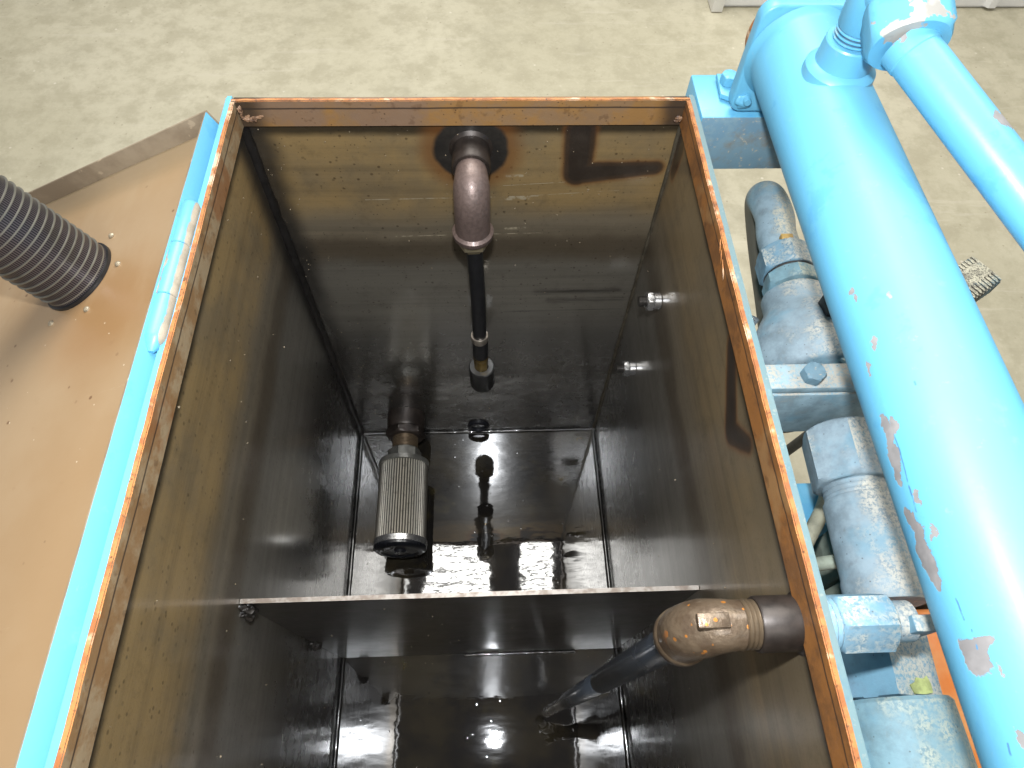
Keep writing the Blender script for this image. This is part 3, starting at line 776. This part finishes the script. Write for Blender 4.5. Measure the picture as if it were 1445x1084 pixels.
# return elbow and dip pipe on the right wall
rp = thing('dip_pipe', 'rough brown iron elbow with orange flecks and black pipe dipping into the tank', 'pipe', (.165, -.55, -.75))
finish(thread(RP + V((-.0325, 0, 0)), RP + V((-.046, 0, 0)), .0182, .0032, .0009), 'thread_end', M['thread_brown'], rp)
ex = .172
R_ = .028
pts = [V((RP.x - .044, RP.y, RP.z)), V((RP.x - .050, RP.y, RP.z))]
cc = V((ex + R_, RP.y, RP.z - R_))
pts += arc(cc, (0, 0, 1), (-1, 0, 0), R_, 14)
pts += [V((ex, RP.y, RP.z - R_ - k)) for k in (.008, .018)]
b = sweep(pts, lambda t: .0182 + .0032 * min(1, max(0, (t - .10) / .4)), 40)
b = lathe((ex, RP.y, RP.z - R_ - .008), (0, 0, -1), [(0, .0212), (.002, .0226), (.010, .0226), (.012, .0212), (.012, 0)], 44, bm=b)
b = box(ex - .004, ex + .020, RP.y - .0055, RP.y + .0055, RP.z + .0165, RP.z + .0222, .0014, bm=b)
for k in range(6):      # raised cast marks low on the elbow
    a = math.radians(-34); rr = .0202
    b = box(ex + .006 + .0055 * k, ex + .0088 + .0055 * k, RP.y - rr * math.cos(a) - .0012, RP.y - rr * math.cos(a) + .002, RP.z - .0150 + .0012 * k, RP.z - .0085 + .0012 * k, .0008, bm=b)
finish(b, 'elbow', M['iron'], rp, sharp=42)
pA, pB = V((ex, RP.y, -.085)), V((ex - .0277, RP.y - .0034, -.36)); dd = (pB - pA).normalized()
L1 = (pB - pA).length
finish(lathe(pA, dd, [(0, 0), (0, .0148), (L1 - .001, .0127), (L1, .0120), (L1, 0)], 40), 'dip_tube', M['black_pipe'], rp)
finish(lathe(pB, dd, [(0, .009), (0, .0122), (.001, .0126), (.200, .0108), (.202, .0100), (.202, .006)], 40), 'lower_tube', M['black_pipe'], rp)
finish(lathe(pB + dd * .195, dd, [(0, 0), (0, .0078), (.175, .0078), (.1755, .0062), (.15, .0064), (.15, 0)], 36), 'tube_tip', M['bright'], rp)

# ------------------------------------------------------------------ the blue exchanger and its pipework
ex_ = thing('heat_exchanger', 'long light blue cylinder with chipped paint lying beside the tank', 'cylinder', (CX_, -.4, CZ_ - CR_))
Yf = -.030
finish(lathe((CX_, Yf - .001, CZ_), (0, -1, 0), [(0, 0), (0, CR_ + .005), (.002, CR_ + .0035), (.005, CR_ + .001), (.009, CR_), (.93, CR_), (.93, 0)], 96), 'shell', M['shell'], ex_)
# square end flange with rounded corners
hw, z0, z1 = .0495, .003, .120
poly = []
for cx, cz, a0 in ((CX_ + hw - .016, z1 - .016, 0), (CX_ - hw + .016, z1 - .016, PI / 2), (CX_ - hw + .013, z0 + .013, PI), (CX_ + hw - .013, z0 + .013, 1.5 * PI)):
    rr = .016 if cz > .05 else .013
    poly += [(cx + rr * math.cos(a0 + PI / 2 * k / 6), Yf, cz + rr * math.sin(a0 + PI / 2 * k / 6)) for k in range(7)]
b = prism(poly, (0, .016, 0), .003, 3)
fl = finish(b, 'end_flange', M['blue_worn'], ex_)
finish(cyl((CX_ - .030, Yf + .001, .0985), (CX_ - .030, Yf - .0035, .0985), .0055, 24), 'rivet', M['blue'], fl)
bb = blob((CX_ - .038, Yf - .002, .018), .008, amp=.35, freq=160, sub=4, sc3=(1, .5, 1)); finish(bb, 'weld_lump', M['blue_worn'], fl, sharp=70)
bb = thread((CX_ - .036, Yf, .022), (CX_ - .036, Yf - .010, .022), .0042, .002, .0006); finish(bb, 'stud_end', M['blue_worn'], fl)
finish(lathe((CX_, Yf + .016, CZ_), (0, 1, 0), [(0, 0), (0, .044), (.02, .043), (.028, .034), (.031, 0)], 64), 'end_cover', M['rust_edge'], ex_)
# mounting tab with its bolt
b = prism([(.2815, -.005, .0015), (.2925, -.012, .0015), (.3045, .004, .0015), (.3045, .030, .0015), (.2835, .030, .0015)], (0, 0, .006), .0012, 2)
b = merge(b, prism([(.2925, -.0125, .002), (.3050, .002, .002), (.3050, .004, .030), (.3030, .003, .026)], (-.004, .004, 0)))
tab = finish(b, 'mounting_tab', M['blue_worn'], ex_)
finish(hexn((.2925, .013, .0075), (.2925, .013, .0185), .0095, .3), 'hex_bolt', M['blue_worn'], tab)
# port neck on top
NY = -.112; NX = CX_ + .001
zc = CZ_ + CR_
b = lathe((NX, NY, zc - .010), (0, 0, 1), [(0, 0), (0, .0312), (.0075, .0305), (.0100, .0285), (.0118, .0258), (.0128, .0243), (.0320, .0232), (.0335, .0222), (.0335, 0)], 56)
finish(b, 'port_neck', M['blue'], ex_, sharp=28)

bp_ = thing('blue_pipe', 'thin blue pipe with hex union running past the top of the big cylinder', 'pipe', (.36, -.2, .13))
g = G('blue_thread_dark_grooves')
rr_ = ((g.x - NX) * (g.x - NX) + (g.y - NY) * (g.y - NY)).sqrt()
M['thread_blue'] = g.set(Base_Color=g.mix(g.ss(.0184, .0173, rr_) * .85, g.mix(g.ss(.5, .65, g.noise(120, 4)), (.105, .375, .575), (.22, .40, .48)), (.02, .055, .10)), Roughness=.45)  # thread grooves coloured dark blue, crests paler
finish(thread((NX, NY, zc + .020), (NX, NY, zc + .042), .0186, .0036, .0018, seg=48), 'thread_end', M['thread_blue'], bp_)
A0 = V((.3482, -.1767, .17)); A1 = V((.4041, -.2986, .14)); pd = (A1 - A0).normalized()
ctr = A0 - pd * .068
top = V((NX, NY, ctr.z + .004))
b = lathe((NX, NY, zc + .034), (0, 0, 1), [(0, 0), (0, .0175), (.002, .019), (.03, .0205), (top.z - zc - .034 + .012, .0205), (top.z - zc - .034 + .020, .014), (top.z - zc - .034 + .023, 0)], 44)
b = lathe(V((NX, NY, top.z)) - pd * .004, pd, [(0, 0), (0, .0205), (.030, .0215), (.031, .0)], 44, bm=b)
finish(b, 'elbow', M['blue'], bp_, sharp=50)
ns = V((NX, NY, top.z)) + pd * .0275
ne = A0 - pd * .006
finish(hexn(ns, ne, .0325, .30, chf=1.5), 'union_nut', M['blue_nut'], bp_)
A0b = ns
finish(lathe(ne - pd * .003, (A1 - A0), [(0, 0), (0, .0200), (.012, .0196), (.013, .0188), (.80, .0188), (.80, 0)], 56), 'pipe', M['blue_pipe'], bp_)

arm = tag(finish(box(WO + .0004, .41, -.034, .040, -.0735, -.0005, .0025), 'support_arm', [M['blue'], M['blue_dirty']], matfn=lambda f: 1 if f.normal.y < -.5 else 0), 'blue square support block under the far flange of the cylinder', 'support')
# second cross beam: an angle with a hex bolt
bt = -.080
beam = thing('cross_beam', 'dirty blue angle beam with a hex bolt crossing to the cylinder midway', 'beam', (.33, -.32, bt - .09))
b = box(WO + .0004, .47, -.3270, -.299, bt - .010, bt, .0015)
b = merge(b, box(WO + .0005, .47, -.3290, -.3180, bt - .094, bt - .0105, .0015))
finish(b, 'angle', M['beam'], beam)
finish(hexn((.3370, -.3140, bt), (.3370, -.3140, bt + .011), .0115, .2), 'hex_bolt', M['blue_dirty'], beam)
# hidden saddle carrying the shell on the beam
finish(prism([(.394, -.322, bt + .0005), (.440, -.322, bt + .0005), (.372, -.322, CZ_ - .022), (.345, -.322, CZ_ - CR_ + .004)], (0, .018, 0)), 'saddle', M['blue'], beam)

# ------------------------------------------------------------------ pipe run between tank and cylinder
RX, RZ = .372, -.125
Q = lambda y, dz=0: V((RX - (-.25 - y) * .045 if y < -.25 else RX + 0, y, RZ + dz))
vb = thing('pump_housing', 'rounded dusty grey blue pump casting with hex fittings below the cylinder', 'pump', (RX, -.23, -.2))
prof = [(0, 0), (0, .034), (.004, .036), (.022, .036), (.030, .041), (.048, .052), (.068, .058), (.090, .059), (.108, .057), (.112, .052), (.112, 0)]
finish(lathe((RX + .004, -.172, RZ - .012), (0, -1, -.04), prof, 56), 'casting', M['dusty'], vb, sharp=60)
finish(hexn(Q(-.120), Q(-.152), .0335, .12), 'hex_nut', M['dusty2'], vb)
finish(cyl(Q(-.1515), Q(-.156), .0285, 40), 'groove_ring', M['black_bolt'], vb)
finish(hexn(Q(-.1555), Q(-.1735), .0330, .12), 'hex_collar', M['dusty3'], vb)
pc = V((.384, -.2285, -.080)); pdv = V((-.25, -.15, 1)).normalized()
finish(box(pc.x - .011, pc.x + .013, pc.y - .013, pc.y + .011, pc.z - .02, pc.z + .014, .0015), 'square_plug', M['black_bolt'], vb)
finish(cyl((.388, -.281, RZ + .005), (.388, -.281, RZ + .034), .012, 28, .002), 'round_plug', M['dusty3'], vb)

bh = thing('bent_hose', 'dusty grey bent tube looping up behind the pump casting', 'hose', (.37, -.06, -.3))
pts = [Q(-.118), Q(-.090), V((RX + .004, -.062, RZ + .001)), V((RX + .004, -.030, RZ - .003)), V((RX + .010, -.012, RZ - .024)), V((RX + .022, -.014, RZ - .058)), V((RX + .036, -.036, RZ - .10)), V((RX + .053, -.074, RZ - .150)), V((RX + .075, -.13, RZ - .22)), V((RX + .10, -.20, RZ - .30))]
finish(sweep(pts, .0228, 32, smooth=8), 'tube', M['hose_grey'], bh)
finish(box(RX - .010, RX + .004, -.122, -.112, RZ + .019, RZ + .0275, .001), 'orange_tag', M['orange_mark'], bh)

un = thing('pipe_union', 'large dusty grey pipe union with hex nut and long round body', 'fitting', (.362, -.44, RZ - .04))
U = lambda y: V((.3745 - (-.36 - y) * .03, y, RZ))
finish(hexn(U(-.3530), U(-.4120), .0400, .28), 'hex_nut', M['dusty'], un)
finish(thread(U(-.411), U(-.426), .0300, .004, .0012), 'threaded_neck', M['dusty'], un)
finish(lathe(U(-.4255), U(-.53) - U(-.4255), [(0, 0), (0, .0305), (.003, .0325), (.074, .0330), (.078, .0342), (.094, .0342), (.097, .0325), (.097, 0)], 56), 'body', M['dusty'], un)

wc = thing('wall_coupling', 'blue hex pipe coupling coming straight out of the tank wall', 'fitting', (.29, -.551, -.07))
cw = lambda x: V((x, -.551, -.040))
finish(thread(cw(WO), cw(WO + .016), .0200, .0036, .001), 'thread_end', M['dusty2'], wc)
finish(hexn(cw(WO + .0155), cw(.3150), .0228, .27), 'hex_body', M['dusty2'], wc)
finish(cyl(cw(.3145), cw(.3330), .0150, 32), 'nipple', M['dusty'], wc)
b = box(.3240, .3420, -.5620, -.5500, -.050, -.020, .0015); finish(b, 'wing', M['dusty2'], wc)

fh = thing('filter_housing', 'wide dusty blue round housing with square neck at the lower right', 'filter', (.35, -.64, RZ - .06))
K = lambda y: V((.3535 if y > -.5982 else .3500, y, RZ))
finish(hexn(K(-.5460), K(-.5985), .0370, .36, n=4, chf=.12), 'square_neck', M['dusty2'], fh)
finish(lathe(K(-.5983), (0, -1, 0), [(0, 0), (0, .0410), (.003, .0435), (.035, .0442), (.26, .0450), (.26, 0)], 64), 'round_body', M['dusty3'], fh)
pl = [(.352, -.5965), (.350, -.590), (.356, -.588), (.359, -.5845), (.366, -.5855), (.371, -.583), (.373, -.589), (.3725, -.5955), (.364, -.5970)]
nrm = V((math.sin(.36 - PI / 4) * -1, 0, math.cos(.36 - PI / 4)))
b = prism([(px, py, RZ + .0262 - (px - .3535) * math.tan(PI / 4 - .36) * .0 + .0) for px, py in pl], (0, 0, .0012))
for v in b.verts:                       # drop the mark on to the sloping top face of the neck
    t = v.co.z - (RZ + .0262); ap = .0370 * math.cos(PI / 4); n_ = V((math.sin(PI / 4 - .36), 0, math.cos(PI / 4 - .36)))
    x_ = v.co.x; z_ = RZ + (ap + .0003 + t - n_.x * (x_ - .3535)) / n_.z
    v.co = V((x_, v.co.y, z_))
finish(b, 'paint_mark', M['yellow_tag'], fh)

# orange plastic guard low behind the fittings
b = box(.372, .52, -.72, -.512, -.36, -.190, .020, 5)
og = tag(finish(b, 'plastic_jug', M['orange'], sharp=60), 'bright orange plastic container wedged under the blue cylinder', 'container')
og['label'] = 'bright orange plastic piece showing between the fittings and the blue cylinder'

def tube_thing(name, label, cat, pts, r, m, group=None):
    return tag(finish(sweep(pts, r, 20, smooth=6), name, m), label, cat, group)
tube_thing('thin_hose', 'pale beige thin hose slanting beside the rim by the pipe union', 'hose', [(.44, -.33, -.27), (.405, -.385, -.25), (.375, -.425, -.25), (.345, -.47, -.27), (.31, -.55, -.36)], .0085, M['hose_beige'])
tube_thing('thin_hose', 'pale thin hose end just above the wall coupling', 'hose', [(.30, -.47, -.20), (.355, -.467, -.195), (.40, -.461, -.20), (.45, -.452, -.26), (.47, -.45, -.36)], .0070, M['green_grey'])
tube_thing('thin_hose', 'dirty brown thin hose below the wall coupling beside the rim', 'hose', [(.40, -.50, -.24), (.392, -.544, -.25), (.384, -.577, -.25), (.372, -.64, -.27), (.36, -.75, -.33)], .0068, M['hose_dark'])
tag(finish(box(.365, .46, -.405, -.352, -.42, -.265, .004), 'steel_block', M['blue']), 'small clean blue steel block in the gap beside the pipe union', 'block')
sf = thing('grease_fitting', 'small shiny silver fitting beside the pump casting and tank rim', 'fitting', (.31, -.22, -.16))
finish(hexn((.306, -.222, -.155), (.316, -.214, -.135), .0085, .2), 'hex', M['bright'], sf)
finish(cyl((.3155, -.2145, -.136), (.320, -.2105, -.126), .0050, 20), 'tip', M['bright'], sf)
finish(sweep([(.307, -.2215, -.154), (.300, -.230, -.175), (.29, -.25, -.24), (.285, -.28, -.34)], .004, 14, smooth=5), 'line', M['bright'], sf)

# skid under the machine
sk = thing('machine_skid', 'dark steel machine skid on the concrete under tank and fittings', 'base', (.1, -.5, ZF))
finish(box(-.24, .24, -.93, -.03, ZF, -.8345, .004), 'tank_plinth', M['blue'], sk)
finish(box(.262, .56, -.80, -.36, -.50, -.44, .004), 'deck', M['dark_base'], sk)
finish(box(.30, .52, -.78, -.40, ZF, -.501, .004), 'pedestal', M['dark_base'], sk)
finish(box(.42, .47, -.46, -.40, -.438, -.20, .004), 'post', M['green_grey'], sk)
finish(box(.42, .50, -.506, -.462, -.439, -.200, .004), 'post', M['green_grey'], sk)

# ribbed rubber pedal out to the right, on an arm
pdm = thing('rubber_pedal', 'dusty black ribbed rubber pedal pad sticking out behind the cylinder', 'pedal', (.95, .2, ZF))
pc = V((.905, .075, -.44)); ax = V((.80, -.50, -.1)).normalized(); 
# corners of the pad's top face (a rounded rectangle tilted a little)
c0 = V((.879, .089, -.44)); ua = V((.855, .518, 0)).normalized(); ub = V((.518, -.855, 0)).normalized()
def pd_at(a, b_, c): return c0 + ua * a + ub * b_ + V((0, 0, c))
b = box(-.060, .056, -.033, .033, -.040, 0, .007, 3)
for v in b.verts: v.co = pd_at(v.co.x, v.co.y, v.co.z) 
bb = b
for k in range(12):
    t = box(-.058 + k * .0092, -.0535 + k * .0092, .0305, .0345, -.036, -.003, .001)
    for v in t.verts: v.co = pd_at(v.co.x, v.co.y, v.co.z)
    merge(bb, t)
    t = box(-.058 + k * .0092, -.0535 + k * .0092, .012, .0325, -.0005, .0022, .0008)
    for v in t.verts: v.co = pd_at(v.co.x, v.co.y, v.co.z)
    merge(bb, t)
    t = box(-.058 + k * .0092, -.0535 + k * .0092, -.031, -.019, -.0005, .0018, .0008)
    for v in t.verts: v.co = pd_at(v.co.x, v.co.y, v.co.z)
    merge(bb, t)
finish(bb, 'pad', dusty('dusty_rubber', base=(.10, .095, .08), dust=(.52, .50, .39), amt=1.25, seed=5), pdm)
finish(sweep([pd_at(-.03, 0, -.03), pd_at(-.10, .01, -.10), pd_at(-.14, .02, -.30), V((.74, .02, ZF))], .012, 16, smooth=6), 'pedal_arm', M['dark_base'], pdm)

# ------------------------------------------------------------------ light
w = bpy.data.worlds.new('World'); sc.world = w; w.use_nodes = True
nt = w.node_tree; bg = nt.nodes['Background']
tcw = nt.nodes.new('ShaderNodeTexCoord'); sp = nt.nodes.new('ShaderNodeSeparateXYZ'); rmp = nt.nodes.new('ShaderNodeValToRGB')
nt.links.new(tcw.outputs['Generated'], sp.inputs[0]); nt.links.new(sp.outputs[2], rmp.inputs[0])
rmp.color_ramp.elements[0].position = .05; rmp.color_ramp.elements[0].color = (.95, .97, 1.0, 1)      # pale hall walls
rmp.color_ramp.elements[1].position = .80; rmp.color_ramp.elements[1].color = (.30, .28, .27, 1)      # dim roof
nt.links.new(rmp.outputs[0], bg.inputs[0]); bg.inputs[1].default_value = .38

def area(name, loc, sx, sy, power, color=(1, .98, .93), rot=(0, 0, 0)):
    l = bpy.data.lights.new(name, 'AREA'); l.shape = 'RECTANGLE'; l.size = sx; l.size_y = sy; l.energy = power; l.color = color
    o = bpy.data.objects.new(name, l); COL.objects.link(o); o.location = loc; o.rotation_euler = rot; return o
LR = 25.0                                   # lamp radiance
def strip(x0, x1, y0, y1, rad=LR, z=3.0, color=(1, .985, .94)):
    A = (x1 - x0) * (y1 - y0); area('ceiling_or_fill_lamp', ((x0 + x1) / 2, (y0 + y1) / 2, z), x1 - x0, y1 - y0, PI * A * rad, color)
for k in range(6):
    y0 = .45 + k * .085
    strip(-.48, .02, y0, y0 + .060); strip(.26, .50, y0, y0 + .060)
strip(-.48, .02, .98, 3.2)
strip(.26, .50, .98, 3.2)
strip(-.9, .9, -3.8, -2.4, LR * .40)  # added fill behind the camera, evens out tank interior and far wall
strip(1.35, 2.4, .44, 1.95, LR * .40)  # added fill, brightens the white wall and the floor at right
strip(.60, .95, .44, 3.2, LR * .3)
strip(-1.2, -.60, .44, 3.2, LR * .3)
# the camera's flash, a little above the lens
fl_ = bpy.data.lights.new('camera_flash', 'POINT'); fl_.energy = 36; fl_.shadow_soft_size = .018; fl_.color = (.93, .96, 1.0)
fo = bpy.data.objects.new('camera_flash', fl_); COL.objects.link(fo); fo.location = CAM + U0 * .12 + F0 * .0
